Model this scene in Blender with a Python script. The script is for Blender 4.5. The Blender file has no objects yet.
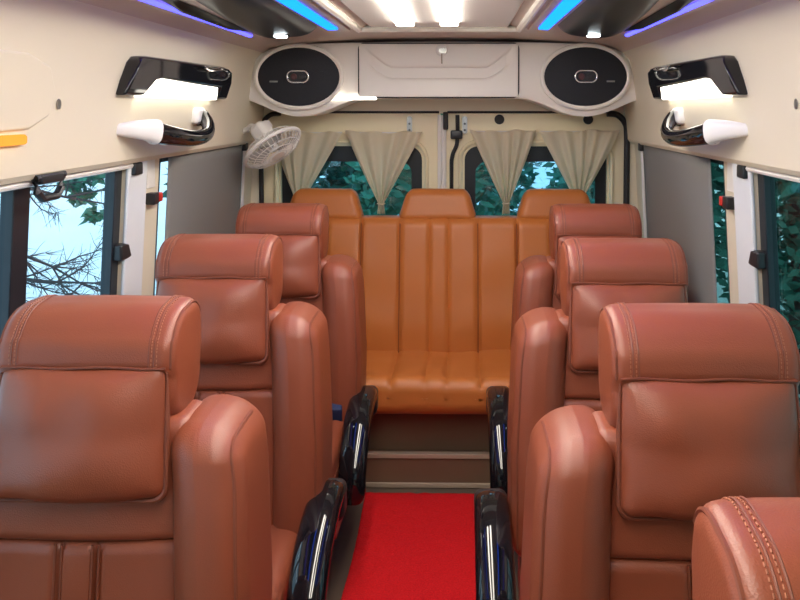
import bpy, bmesh, math, random
from mathutils import Vector, Matrix, noise
random.seed(7)
scene = bpy.context.scene
COL = scene.collection
XC = -0.09            # centre line of the vehicle
PI = math.pi

# ------------------------------------------------------------------ materials
def new_mat(name):
    m = bpy.data.materials.new(name); m.use_nodes = True
    nt = m.node_tree; nt.nodes.clear()
    out = nt.nodes.new('ShaderNodeOutputMaterial')
    return m, nt, out

def pbr(name, col, rough=0.5, metal=0.0, coat=0.0, bump=0.0, bscale=200.0, var=0.0, vscale=4.0, spec=0.5, sheen=0.0,
        trans=0.0, stretch=(1, 1, 1), btype='noise'):
    m, nt, out = new_mat(name)
    b = nt.nodes.new('ShaderNodeBsdfPrincipled')
    nt.links.new(b.outputs[0], out.inputs[0])
    b.inputs['Base Color'].default_value = (*col, 1)
    b.inputs['Roughness'].default_value = rough
    b.inputs['Metallic'].default_value = metal
    b.inputs['Coat Weight'].default_value = coat
    b.inputs['Coat Roughness'].default_value = 0.04
    b.inputs['Specular IOR Level'].default_value = spec
    b.inputs['Sheen Weight'].default_value = sheen
    tc = nt.nodes.new('ShaderNodeTexCoord')
    mp = nt.nodes.new('ShaderNodeMapping'); mp.inputs['Scale'].default_value = stretch
    nt.links.new(tc.outputs['Object'], mp.inputs[0])
    if var > 0:
        n = nt.nodes.new('ShaderNodeTexNoise'); n.inputs['Scale'].default_value = vscale; n.inputs['Detail'].default_value = 5
        nt.links.new(mp.outputs[0], n.inputs['Vector'])
        r = nt.nodes.new('ShaderNodeMix'); r.data_type = 'RGBA'
        r.inputs[6].default_value = (*[c * (1 - var) for c in col], 1)
        r.inputs[7].default_value = (*[min(1, c * (1 + var)) for c in col], 1)
        nt.links.new(n.outputs['Fac'], r.inputs[0]); nt.links.new(r.outputs[2], b.inputs['Base Color'])
    if bump > 0:
        if btype == 'noise':
            n2 = nt.nodes.new('ShaderNodeTexNoise'); n2.inputs['Detail'].default_value = 3; o2 = n2.outputs['Fac']
        else:
            n2 = nt.nodes.new('ShaderNodeTexVoronoi'); o2 = n2.outputs['Distance']
        n2.inputs['Scale'].default_value = bscale
        nt.links.new(mp.outputs[0], n2.inputs['Vector'])
        bp = nt.nodes.new('ShaderNodeBump'); bp.inputs['Strength'].default_value = bump; bp.inputs['Distance'].default_value = 0.004
        nt.links.new(o2, bp.inputs['Height']); nt.links.new(bp.outputs[0], b.inputs['Normal'])
    return m

def emit(name, col, strength):
    m, nt, out = new_mat(name)
    e = nt.nodes.new('ShaderNodeEmission'); e.inputs[0].default_value = (*col, 1); e.inputs[1].default_value = strength
    nt.links.new(e.outputs[0], out.inputs[0]); return m

def glass(name, tint, refl=0.08):
    m, nt, out = new_mat(name)
    t = nt.nodes.new('ShaderNodeBsdfTransparent'); t.inputs[0].default_value = (*tint, 1)
    g = nt.nodes.new('ShaderNodeBsdfGlossy'); g.inputs['Roughness'].default_value = 0.02
    mx = nt.nodes.new('ShaderNodeMixShader'); mx.inputs[0].default_value = refl
    nt.links.new(t.outputs[0], mx.inputs[1]); nt.links.new(g.outputs[0], mx.inputs[2]); nt.links.new(mx.outputs[0], out.inputs[0])
    return m

def cloth_mat(name, col, transl=0.4):
    m, nt, out = new_mat(name)
    d = nt.nodes.new('ShaderNodeBsdfDiffuse'); d.inputs[0].default_value = (*col, 1)
    t = nt.nodes.new('ShaderNodeBsdfTranslucent'); t.inputs[0].default_value = (*col, 1)
    mx = nt.nodes.new('ShaderNodeMixShader'); mx.inputs[0].default_value = transl
    nt.links.new(d.outputs[0], mx.inputs[1]); nt.links.new(t.outputs[0], mx.inputs[2]); nt.links.new(mx.outputs[0], out.inputs[0])
    w = nt.nodes.new('ShaderNodeTexNoise'); w.inputs['Scale'].default_value = 260
    bp = nt.nodes.new('ShaderNodeBump'); bp.inputs['Strength'].default_value = 0.15; bp.inputs['Distance'].default_value = 0.003
    nt.links.new(w.outputs['Fac'], bp.inputs['Height']); nt.links.new(bp.outputs[0], d.inputs['Normal'])
    return m

M = dict(
    leather=pbr('brown_leather', (0.25, 0.061, 0.028), 0.40, bump=0.10, bscale=420, var=0.10, vscale=5, btype='vor', spec=0.5),
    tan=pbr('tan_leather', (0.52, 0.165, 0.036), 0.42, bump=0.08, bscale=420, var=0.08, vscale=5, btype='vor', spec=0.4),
    seam=pbr('dark_seam', (0.10, 0.028, 0.016), 0.6),
    tanseam=pbr('tan_seam', (0.22, 0.06, 0.016), 0.6),
    piping=pbr('piping', (0.19, 0.048, 0.023), 0.45),
    thread=pbr('stitch_thread', (0.38, 0.135, 0.07), 0.6),
    black=pbr('gloss_black', (0.006, 0.006, 0.008), 0.05, coat=0.0),
    podblack=pbr('pod_black', (0.006, 0.006, 0.012), 0.28, spec=0.06),
    rubber=pbr('black_rubber', (0.015, 0.015, 0.017), 0.6),
    blackplastic=pbr('black_plastic', (0.02, 0.02, 0.022), 0.35),
    cream=pbr('cream_plastic', (0.78, 0.70, 0.535), 0.42, var=0.03, vscale=3),
    creamwhite=pbr('ivory_plastic', (0.93, 0.88, 0.80), 0.34, var=0.02),
    doorcream=pbr('cream_door_paint', (0.88, 0.78, 0.53), 0.38, var=0.03),
    white=pbr('white_plastic', (0.86, 0.83, 0.78), 0.3),
    reveal=pbr('grey_white_reveal', (0.72, 0.74, 0.76), 0.4),
    ceil=pbr('ceiling_vinyl', (0.62, 0.50, 0.43), 0.34, var=0.05, vscale=3, bump=0.04, bscale=150),
    ceilpanel=pbr('ceiling_gloss_panel', (0.80, 0.76, 0.72), 0.16),
    blind=pbr('grey_blind_fabric', (0.23, 0.225, 0.215), 0.75, bump=0.1, bscale=400),
    curtain=cloth_mat('beige_curtain_cloth', (0.90, 0.82, 0.66), 0.5),
    carpet=pbr('red_carpet', (0.66, 0.014, 0.018), 0.9, bump=1.0, bscale=180, var=0.35, vscale=160, sheen=0.0, spec=0.1),
    vinyl=pbr('brown_vinyl_floor', (0.12, 0.085, 0.06), 0.5, var=0.1),
    riser=pbr('brown_step_panel', (0.17, 0.105, 0.062), 0.5, var=0.08),
    strip=pbr('step_trim', (0.42, 0.33, 0.24), 0.35),
    sidecover=pbr('brown_side_cover', (0.16, 0.075, 0.05), 0.42),
    steel=pbr('steel', (0.36, 0.36, 0.35), 0.3, metal=1.0),
    chrome=pbr('chrome', (0.8, 0.8, 0.8), 0.12, metal=1.0),
    frame=pbr('dark_window_frame', (0.012, 0.016, 0.022), 0.35),
    grille=pbr('speaker_mesh', (0.008, 0.010, 0.016), 0.55, bump=0.5, bscale=300),
    red=pbr('red_plastic', (0.6, 0.03, 0.02), 0.35),
    navy=pbr('navy_webbing', (0.007, 0.018, 0.07), 0.7),
    clear=pbr('clear_fan_blade', (0.55, 0.56, 0.52), 0.25),
    bark=pbr('bark', (0.055, 0.05, 0.05), 0.9),
    leafdark=pbr('dark_leaves', (0.03, 0.15, 0.11), 0.5, var=0.5, vscale=3),
    leafmid=pbr('mid_leaves', (0.07, 0.30, 0.22), 0.5, var=0.4, vscale=3),
    leafgreen=pbr('green_leaves', (0.05, 0.22, 0.13), 0.5, var=0.4, vscale=3),
    ground=pbr('pale_ground', (0.84, 0.87, 0.88), 0.9, var=0.10, vscale=0.8),
    body=pbr('body_shell', (0.5, 0.5, 0.5), 0.5),
    lamp=emit('lamp_diffuser', (1.0, 0.93, 0.80), 4.0),
    tube=emit('ceiling_tube', (1.0, 0.92, 0.80), 19.0),
    blue=emit('blue_led', (0.06, 0.06, 1.0), 3.6),
    cyanled=emit('cyan_blue_led', (0.004, 0.10, 1.0), 4.2),
    spot=emit('spot_lamp', (0.85, 0.95, 1.0), 14.0),
    amber=emit('amber_glow_strip', (1.0, 0.36, 0.05), 1.0),
    glassL=glass('left_glass', (0.78, 0.92, 0.97)),
    glassR=glass('right_glass', (0.42, 0.60, 0.58), 0.06),
    glassB=glass('rear_glass', (0.50, 0.74, 0.82), 0.06),
)

# ------------------------------------------------------------------ mesh building
class MB:
    def __init__(s): s.v = []; s.f = []
    def add(s, vs, fs, xf=None):
        o = len(s.v)
        for v in vs:
            v = Vector(v)
            s.v.append(xf(v) if xf else v)
        s.f += [tuple(i + o for i in f) for f in fs]
        return s
    def box(s, x0, x1, y0, y1, z0, z1, xf=None):
        vs = [(x, y, z) for x in (x0, x1) for y in (y0, y1) for z in (z0, z1)]
        return s.add(vs, [(0, 1, 3, 2), (4, 6, 7, 5), (0, 4, 5, 1), (2, 3, 7, 6), (0, 2, 6, 4), (1, 5, 7, 3)], xf)
    def rbox(s, c, h, r, xf=None, nm=8, nr=4, deform=None):
        """box with rounded edges: centre c, half sizes h, radius r; deform(x,y,z) in box-centred coordinates"""
        ax = []
        for i in range(3):
            rr = min(r, h[i] * 0.999); core = h[i] - rr; L = []
            for k in range(nr): L.append((-1, k / nr))
            mid = [(-core + 2 * core * k / nm) for k in range(nm + 1)]
            pts = [('r', -1, math.tan((1 - k / nr) * PI / 4)) for k in range(nr)] + [('m', m, 0) for m in mid] + \
                  [('r', 1, math.tan((k + 1) / nr * PI / 4)) for k in range(nr)]
            ax.append((core, rr, pts))
        verts = {}; vl = []; fl = []
        def comp(i, p):
            core, rr, pts = ax[i]; k, a, b = pts[p]
            if k == 'm': return a, 0.0
            return a * core, a * b
        n = 2 * nr + nm + 1
        def vert(idx):
            if idx in verts: return verts[idx]
            base = []; d = []
            for i in range(3):
                bb, dd = comp(i, idx[i]); base.append(bb); d.append(dd)
            nrm = Vector(d); nrm.normalize()
            rr = [ax[i][1] for i in range(3)]
            p = Vector((base[0] + nrm[0] * rr[0], base[1] + nrm[1] * rr[1], base[2] + nrm[2] * rr[2]))
            if deform: p = Vector(deform(p.x, p.y, p.z))
            verts[idx] = len(vl); vl.append(p + Vector(c)); return verts[idx]
        for i in range(3):
            j, k = (i + 1) % 3, (i + 2) % 3
            for side in (0, n - 1):
                for a in range(n - 1):
                    for b in range(n - 1):
                        q = []
                        for (da, db) in ((0, 0), (1, 0), (1, 1), (0, 1)):
                            idx = [0, 0, 0]; idx[i] = side; idx[j] = a + da; idx[k] = b + db; q.append(vert(tuple(idx)))
                        fl.append(tuple(q if side else q[::-1]))
        return s.add(vl, fl, xf)
    def tube(s, path, rad, n=10, closed=False, xf=None, flat=None, up=None, power=2.0):
        """swept tube; rad number, list, or (ra, rb) pairs; up = reference direction for the ra axis"""
        P = [Vector(p) for p in path]; m = len(P)
        T = []
        for i in range(m):
            a = P[(i - 1) % m] if (closed or i > 0) else P[i]; b = P[(i + 1) % m] if (closed or i < m - 1) else P[i]
            t = (b - a); T.append(t.normalized() if t.length > 1e-9 else Vector((0, 0, 1)))
        u = Vector(up) if up else (Vector((0, 0, 1)) if abs(T[0].z) < 0.9 else Vector((1, 0, 0)))
        vs = []
        for i in range(m):
            if up: u = Vector(up)
            A = (u - T[i] * u.dot(T[i])); A.normalize(); u = A
            B = T[i].cross(A)
            r = rad[i] if isinstance(rad, list) else rad
            ra, rb = r if isinstance(r, tuple) else (r, r)
            for k in range(n):
                an = 2 * PI * k / n; ca, sa = math.cos(an), math.sin(an)
                if power != 2.0:
                    ca = math.copysign(abs(ca) ** (2 / power), ca); sa = math.copysign(abs(sa) ** (2 / power), sa)
                vs.append(P[i] + A * ra * ca + B * rb * sa)
        fs = []
        for i in range(m if closed else m - 1):
            for k in range(n):
                a = i * n + k; b = i * n + (k + 1) % n; c = ((i + 1) % m) * n + (k + 1) % n; d = ((i + 1) % m) * n + k
                fs.append((a, b, c, d))
        if not closed:
            fs.append(tuple(range(n))[::-1]); fs.append(tuple((m - 1) * n + k for k in range(n)))
        return s.add(vs, fs, xf)
    def prism(s, outline, f0, f1, xf=None):
        """extrude a closed 2-D outline; f0/f1 map (a,b) to the two end points"""
        n = len(outline)
        vs = [f0(a, b) for a, b in outline] + [f1(a, b) for a, b in outline]
        fs = [tuple(range(n))[::-1], tuple(range(n, 2 * n))] + [(i, (i + 1) % n, n + (i + 1) % n, n + i) for i in range(n)]
        return s.add(vs, fs, xf)
    def plate(s, outer, inner, y0, y1, xf=None):
        """flat ring between two loops with equal point counts, in xz, between depths y0 and y1"""
        n = len(outer)
        vs = [(a, y0, b) for a, b in outer] + [(a, y0, b) for a, b in inner] + [(a, y1, b) for a, b in outer] + [(a, y1, b) for a, b in inner]
        fs = []
        for i in range(n):
            j = (i + 1) % n
            fs += [(i, j, n + j, n + i), (2 * n + i, 3 * n + i, 3 * n + j, 2 * n + j), (i, 2 * n + i, 2 * n + j, j), (n + i, n + j, 3 * n + j, 3 * n + i)]
        return s.add(vs, fs, xf)
    def grid(s, fn, nu, nv, xf=None):
        vs = [fn(i / nu, j / nv) for i in range(nu + 1) for j in range(nv + 1)]
        fs = [(i * (nv + 1) + j, (i + 1) * (nv + 1) + j, (i + 1) * (nv + 1) + j + 1, i * (nv + 1) + j + 1) for i in range(nu) for j in range(nv)]
        return s.add(vs, fs, xf)
    def disc(s, c, ra, rb, ax, bx, depth, n=36, xf=None):
        c = Vector(c); ax = Vector(ax); bx = Vector(bx); d = Vector(depth)
        ring = [c + ax * ra * math.cos(2 * PI * k / n) + bx * rb * math.sin(2 * PI * k / n) for k in range(n)]
        vs = ring + [p + d for p in ring]
        fs = [tuple(range(n)), tuple(range(2 * n - 1, n - 1, -1))] + [(k, n + k, n + (k + 1) % n, (k + 1) % n) for k in range(n)]
        return s.add(vs, fs, xf)
    def mesh(s, name, mat, angle=40, bevel=0):
        me = bpy.data.meshes.new(name)
        me.from_pydata([tuple(v) for v in s.v], [], s.f)
        bm = bmesh.new(); bm.from_mesh(me)
        bmesh.ops.recalc_face_normals(bm, faces=bm.faces); bm.to_mesh(me); bm.free()
        me.materials.append(mat)
        me.polygons.foreach_set('use_smooth', [True] * len(me.polygons))
        me.set_sharp_from_angle(angle=math.radians(angle))
        return me
    def build(s, name, mat, parent=None, angle=40, bevel=0, solid=0):
        o = bpy.data.objects.new(name, s.mesh(name, mat, angle)); COL.objects.link(o)
        if parent: o.parent = parent
        if solid:
            m = o.modifiers.new('solid', 'SOLIDIFY'); m.thickness = solid
        if bevel:
            m = o.modifiers.new('bevel', 'BEVEL'); m.width = bevel; m.segments = 3; m.limit_method = 'ANGLE'; m.angle_limit = math.radians(35)
        return o

def tag(o, label=None, cat=None, group=None, kind=None):
    if label: o['label'] = label
    if cat: o['category'] = cat
    if group: o['group'] = group
    if kind: o['kind'] = kind
    return o
def thing(name, label, cat, loc=(0, 0, 0), group=None, rz=0):
    o = bpy.data.objects.new(name, None); COL.objects.link(o); o.empty_display_size = 0.05
    o.location = loc; o.rotation_euler = (0, 0, rz)
    return tag(o, label, cat, group)
def copy_tree(o, parent=None):
    c = o.copy(); COL.objects.link(c)
    if parent: c.parent = parent
    for ch in list(o.children): copy_tree(ch, c)
    return c
def struct(o): o['kind'] = 'structure'; return o

def rrect(x0, x1, z0, z1, r, n=8):
    """rounded rectangle loop, 4*(n+1) points"""
    pts = []
    for cx, cz, a0 in ((x1 - r, z1 - r, 0), (x0 + r, z1 - r, 90), (x0 + r, z0 + r, 180), (x1 - r, z0 + r, 270)):
        for k in range(n + 1):
            a = math.radians(a0 + 90 * k / n); pts.append((cx + r * math.cos(a), cz + r * math.sin(a)))
    return pts
def smooth_path(pts, n=6):
    """Catmull-Rom through points"""
    P = [Vector(p) for p in pts]; out = []
    for i in range(len(P) - 1):
        p0 = P[max(i - 1, 0)]; p1 = P[i]; p2 = P[i + 1]; p3 = P[min(i + 2, len(P) - 1)]
        for k in range(n):
            t = k / n
            out.append(0.5 * ((2 * p1) + (p2 - p0) * t + (2 * p0 - 5 * p1 + 4 * p2 - p3) * t * t + (3 * p1 - p0 - 3 * p2 + p3) * t ** 3))
    out.append(P[-1]); return out
def interp(x, pts):
    for (a, fa), (b, fb) in zip(pts, pts[1:]):
        if x <= b or (b, fb) == pts[-1]:
            t = min(1, max(0, (x - a) / (b - a))); return fa + (fb - fa) * t

# ------------------------------------------------------------------ the shell
Y0, Y1 = -1.1, 4.06          # front (windscreen) and rear
H_CEIL = 1.955
def S(side, s): return XC + side * s * 1.04
def s_wall(z): return interp(z, [(0, .97), (.75, .97), (1.46, .93), (2.2, .90)])
HEAD = [(.945, 1.455), (.905, 1.447), (.893, 1.462), (.886, 1.55), (.874, 1.64), (.862, 1.72), (.853, 1.79), (.838, 1.845), (.81, 1.88)]
CEIL = [(.81, 1.88), (.77, 1.902), (.70, 1.917), (.55, 1.930), (.31, 1.944)]
def head_s(z): return interp(z, [(1.462, .893), (1.55, .886), (1.64, .874), (1.72, .862), (1.79, .853), (1.845, .838), (1.88, .81)])
def ceil_z(s): return interp(s, [(0, 1.95), (.31, 1.944), (.55, 1.930), (.70, 1.917), (.77, 1.902), (.81, 1.88), (.88, 1.86)])

fl = MB(); fl.box(S(-1, 1.0), S(1, 1.0), Y0, Y1, -.06, 0)
struct(fl.build('floor', M['vinyl']))

WINS = {-1: [(-.75, .62), (.74, 2.51), (2.785, 3.83)], 1: [(-.75, .62), (.74, 2.42), (2.685, 3.81)]}   # side-window spans along the vehicle
for side, nm in ((-1, 'wall_left'), (1, 'wall_right')):
    w = MB()
    def piece(y0, y1, z0, z1):
        t = .05
        vs = []
        for y in (y0, y1):
            for z in (z0, z1):
                vs.append((S(side, s_wall(z)), y, z)); vs.append((S(side, s_wall(z) + t), y, z))
        w.add(vs, [(0, 2, 3, 1), (4, 5, 7, 6), (0, 1, 5, 4), (2, 6, 7, 3), (0, 4, 6, 2), (1, 3, 7, 5)])
    piece(Y0, Y1, 0, .75)
    edges = [Y0] + [e for p in WINS[side] for e in p] + [Y1]
    for a, b in zip(edges[0::2], edges[1::2]): piece(a, b, .75, 1.46)
    piece(Y0, Y1, 1.46, 2.05)
    struct(w.build(nm, M['cream'], angle=30))
    # upper trim panel: a moulded section that leans inwards into the cove
    h = MB()
    prof = [(S(side, s), z) for s, z in HEAD]
    prof2 = prof + [(S(side, .84), 1.92), (S(side, .945), 1.85)]
    h.prism(prof2, lambda a, b: (a, Y0, b), lambda a, b: (a, Y1, b))
    struct(h.build('trim_1' if side < 0 else 'trim_2', M['cream'], angle=35))

c = MB()
inner = [(S(-1, s), z) for s, z in CEIL] + [(S(1, s), z) for s, z in CEIL[::-1]]
recess = [(S(-1, s), z) for s, z in CEIL] + [(S(-1, .28), 1.962), (S(1, .28), 1.962)] + [(S(1, s), z) for s, z in CEIL[::-1]]
for prof, a, b in ((recess, Y0, 3.30), (inner, 3.30, Y1)):
    out = prof + [(S(1, .81), 2.06), (S(-1, .81), 2.06)]
    c.prism(out, lambda x, z, a=a: (x, a, z), lambda x, z, b=b: (x, b, z))
struct(c.build('ceiling', M['ceil'], angle=25))
# pale glossy panel with raised rim along the middle of the ceiling
p = MB(); p.box(S(-1, .27), S(1, .27), Y0 + .02, 3.29, 1.950, 1.964)
struct(p.build('trim_3', M['ceilpanel']))
for i, sd in enumerate((-1, 1)):
    t = MB(); t.tube([(S(sd, .315), Y0 + .05, 1.940), (S(sd, .315), 3.27, 1.940)], .014, 8)
    struct(t.build('trim_%d' % (4 + i), M['creamwhite']))
t = MB(); t.tube([(S(-1, .315), 3.285, 1.942), (S(1, .315), 3.285, 1.942)], .012, 8); struct(t.build('trim_6', M['creamwhite']))

# front bulkhead with the windscreen (behind the camera)
wf = MB(); wf.box(S(-1, 1.0), S(1, 1.0), Y0 - .05, Y0, 0, .95); wf.box(S(-1, 1.0), S(1, 1.0), Y0 - .05, Y0, 1.82, 2.05)
for sd in (-1, 1): wf.box(*sorted((S(sd, .86), S(sd, 1.0))), Y0 - .05, Y0, .95, 1.82)
struct(wf.build('wall_front', M['cream']))
ws = MB(); ws.box(S(-1, .86), S(1, .86), Y0 - .03, Y0 - .024, .95, 1.82)
struct(ws.build('window_7', glass('windscreen_glass', (.45, .50, .50), .05)))

# rear wall around the doors
wr = MB()
wr.box(S(-1, 1.02), S(1, 1.02), Y1, Y1 + .05, 1.592, 2.05)
for sd in (-1, 1): wr.box(*sorted((S(sd, .89), S(sd, 1.02))), Y1, Y1 + .05, 0, 1.592)
struct(wr.build('wall_rear', M['cream']))

# ------------------------------------------------------------------ rear doors
def rear_door(idx, side):
    # side -1 left, +1 right; world x from the centre gap to the hinge edge
    xa, xb = sorted((S(side, .012), S(side, .885)))
    outer = rrect(xa, xb, .06, 1.605, .03)
    ia, ib = sorted((S(side, .105), S(side, .80)))
    hole = rrect(ia, ib, .84, 1.425, .07)
    d = MB(); d.plate(outer, hole, Y1 + .012, Y1 + .05)
    o = struct(d.build('door_%d' % idx, M['doorcream'], bevel=.004))
    # moulded surround
    r = MB(); r.tube([(x, Y1 + .010, z) for x, z in rrect(ia - .022, ib + .022, .82, 1.447, .085)], (.012, .020), 8, closed=True)
    r.build('window_surround', M['doorcream'], o)
    g = MB(); g.plate(rrect(ia - .001, ib + .001, .84, 1.425, .07), rrect(ia + .055, ib - .055, .89, 1.345, .06), Y1 + .040, Y1 + .048)
    g.build('window_border', M['frame'], o)
    g = MB(); g.box(ia - .004, ib + .004, Y1 + .049, Y1 + .053, .835, 1.43)
    g.build('window_pane', M['glassB'], o)
    # rubber seal along the top and round the hinge corner
    hx = S(side, .892)
    s_ = MB()
    path = smooth_path([(S(side, .795), Y1 - .008, 1.592), (S(side, .845), Y1 - .008, 1.585), (S(side, .882), Y1 - .008, 1.545),
                        (hx, Y1 - .008, 1.48), (hx, Y1 - .008, 1.2), (hx, Y1 - .008, .6), (hx, Y1 - .008, .25)], 6)
    s_.tube(path, .0155 if side > 0 else .012, 8)
    s_.build('rubber_seal', M['rubber'], o)
    s2 = MB(); s2.tube([(S(side, .02), Y1 - .002, 1.599), (S(side, .80), Y1 - .002, 1.599)], .006, 8)
    s2.build('top_seal', M['rubber'], o)
    # latch plate with two screws at the upper inner corner
    b = MB(); x = S(side, .165 if side < 0 else .105)
    b.prism(rrect(x - .013, x + .013, 1.49, 1.578, .012), lambda a, z: (a, Y1 - .002, z), lambda a, z: (a, Y1 + .013, z))
    br = b.build('bracket', M['steel'], o)
    for zz in (1.508, 1.54):
        k = MB(); k.disc((x, Y1 - .004, zz), .006, .006, (1, 0, 0), (0, 0, 1), (0, .004, 0), 12); k.build('screw', M['blackplastic'], br)
    return o
d1 = rear_door(1, -1); d2 = rear_door(2, 1)
# the gap between the leaves
g = MB(); g.tube([(XC - .018, Y1 - .002, 1.585), (XC - .018, Y1 - .002, .2)], .011, 8); g.build('meeting_strip', M['white'], d1)
g = MB(); g.tube([(XC + .004, Y1 + .004, 1.585), (XC + .004, Y1 + .004, .2)], .012, 8); g.build('meeting_seal', M['white'], d2)
g = MB(); g.rbox((XC + .012, Y1 - .005, 1.555), (.013, .014, .045), .006, nm=2, nr=2); g.build('latch_cover', M['rubber'], d2)
g = MB(); g.tube(smooth_path([(XC + .072, Y1 - .01, 1.585), (XC + .072, Y1 - .014, 1.48), (XC + .067, Y1 - .014, 1.43), (XC + .045, Y1 - .014, 1.37), (XC + .042, Y1 - .012, 1.25), (XC + .042, Y1 - .012, .5)], 5), .010, 8)
rod = g.build('latch_rod', M['rubber'], d2)
g = MB(); g.rbox((XC + .067, Y1 - .018, 1.485), (.03, .016, .022), .007, nm=2, nr=2); g.build('latch', M['blackplastic'], rod)
for xx in (.285, .735):
    g = MB(); g.disc((XC + xx - .0, Y1 + .004, 1.562), .025, .025, (1, 0, 0), (0, 0, 1), (0, .010, 0), 28); g.build('plug', M['rubber'], d2, bevel=.003)

# ------------------------------------------------------------------ side windows
wi = 1
for side in (-1, 1):
    gm = M['glassL'] if side < 0 else M['glassR']
    for (a, b) in WINS[side]:
        sd = 'left' if side < 0 else 'right'
        z0, z1 = .75, 1.46
        def ring(y0, y1, za, zb, t, dpt0=.012, dpt1=.044):
            m = MB()
            def bar(ya, yb, zc, zd):
                vs = []
                for y in (ya, yb):
                    for z in (zc, zd):
                        for q in (dpt0, dpt1): vs.append((S(side, s_wall(z) + q), y, z))
                m.add(vs, [(0, 2, 3, 1), (4, 5, 7, 6), (0, 1, 5, 4), (2, 6, 7, 3), (0, 4, 6, 2), (1, 3, 7, 5)])
            bar(y0, y0 + t, za, zb); bar(y1 - t, y1, za, zb); bar(y0 + t, y1 - t, za, za + t); bar(y0 + t, y1 - t, zb - t * .7, zb)
            return m, bar
        m, bar = ring(a, b, z0, z1, .05)
        if b < 3: bar(1.895 if a > .7 else .1, 1.970 if a > .7 else .17, z0, z1)
        o = struct(m.build('window_%d' % wi, M['frame'], bevel=.003)); wi += 1
        pz = MB()
        vs = [(S(side, s_wall(z) + q), y, z) for y in (a + .01, b - .01) for z in (z0 + .01, z1 - .005) for q in (.030, .034)]
        pz.add(vs, [(0, 2, 3, 1), (4, 5, 7, 6), (0, 1, 5, 4), (2, 6, 7, 3), (0, 4, 6, 2), (1, 3, 7, 5)])
        pz.build('glass_pane', gm, o)
        if a == .74:
            # black latch block on the frame, pale reveal beside it
            k = MB(); zc = 1.165
            k.rbox((S(side, s_wall(zc) + .002), b + .005, zc), (.016, .045, .026), .008, nm=2, nr=3)
            k.build('sash_latch', M['blackplastic'], o)
            k = MB()
            vs = [(S(side, s_wall(z) + q), y, z) for y, q0 in ((b - .004, .002), (b + .11, -.012)) for z in (z0, z1) for q in (q0, q0 - .012)]
            k.add(vs, [(0, 2, 3, 1), (4, 5, 7, 6), (0, 1, 5, 4), (2, 6, 7, 3), (0, 4, 6, 2), (1, 3, 7, 5)])
            k.build('window_reveal', M['reveal'], o, bevel=.005)
            # rail under the upper trim
            k = MB(); k.tube([(S(side, .925), a, 1.437), (S(side, .925), b + .03, 1.437)], (.010, .012), 8); k.build('curtain_rail', M['white'], o)
            k = MB(); k.rbox((S(side, .922), b + .04, 1.425), (.016, .03, .02), .006, nm=2, nr=2); k.build('rail_end', M['blackplastic'], o)

# ------------------------------------------------------------------ carpet and step
cp = MB()
def cfn(u, v):
    x = -.395 + .465 * u + .006 * math.sin(v * 23); y = -.9 + 4.20 * v
    return (x, y, .006 + .004 * noise.noise((x * 30, y * 30, 0)))
cp.grid(cfn, 60, 300)
o = cp.build('aisle_carpet', M['carpet'], solid=.006)
tag(o, 'bright red carpet runner along the aisle floor', 'carpet')

st = MB()
st.box(S(-1, .965), S(1, .965), 3.36, 4.03, 0, .135); st.box(S(-1, .965), S(1, .965), 3.42, 4.03, .135, .30)
o = struct(st.build('trim_7', M['riser'], bevel=.004))
for z, y in ((.012, 3.35), (.138, 3.352)):
    k = MB(); k.box(S(-1, .96), S(1, .96), y, y + .03, z - .010, z + .010); k.build('nosing', M['strip'], o, bevel=.003)

# ------------------------------------------------------------------ seats
REC = .13
def lean(v): return Vector((v.x, v.y + (v.z - 1.15) * REC, v.z))

def leather_noise(x, y, z, a):
    return a * noise.noise((x * 9, y * 9, z * 9))

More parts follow.
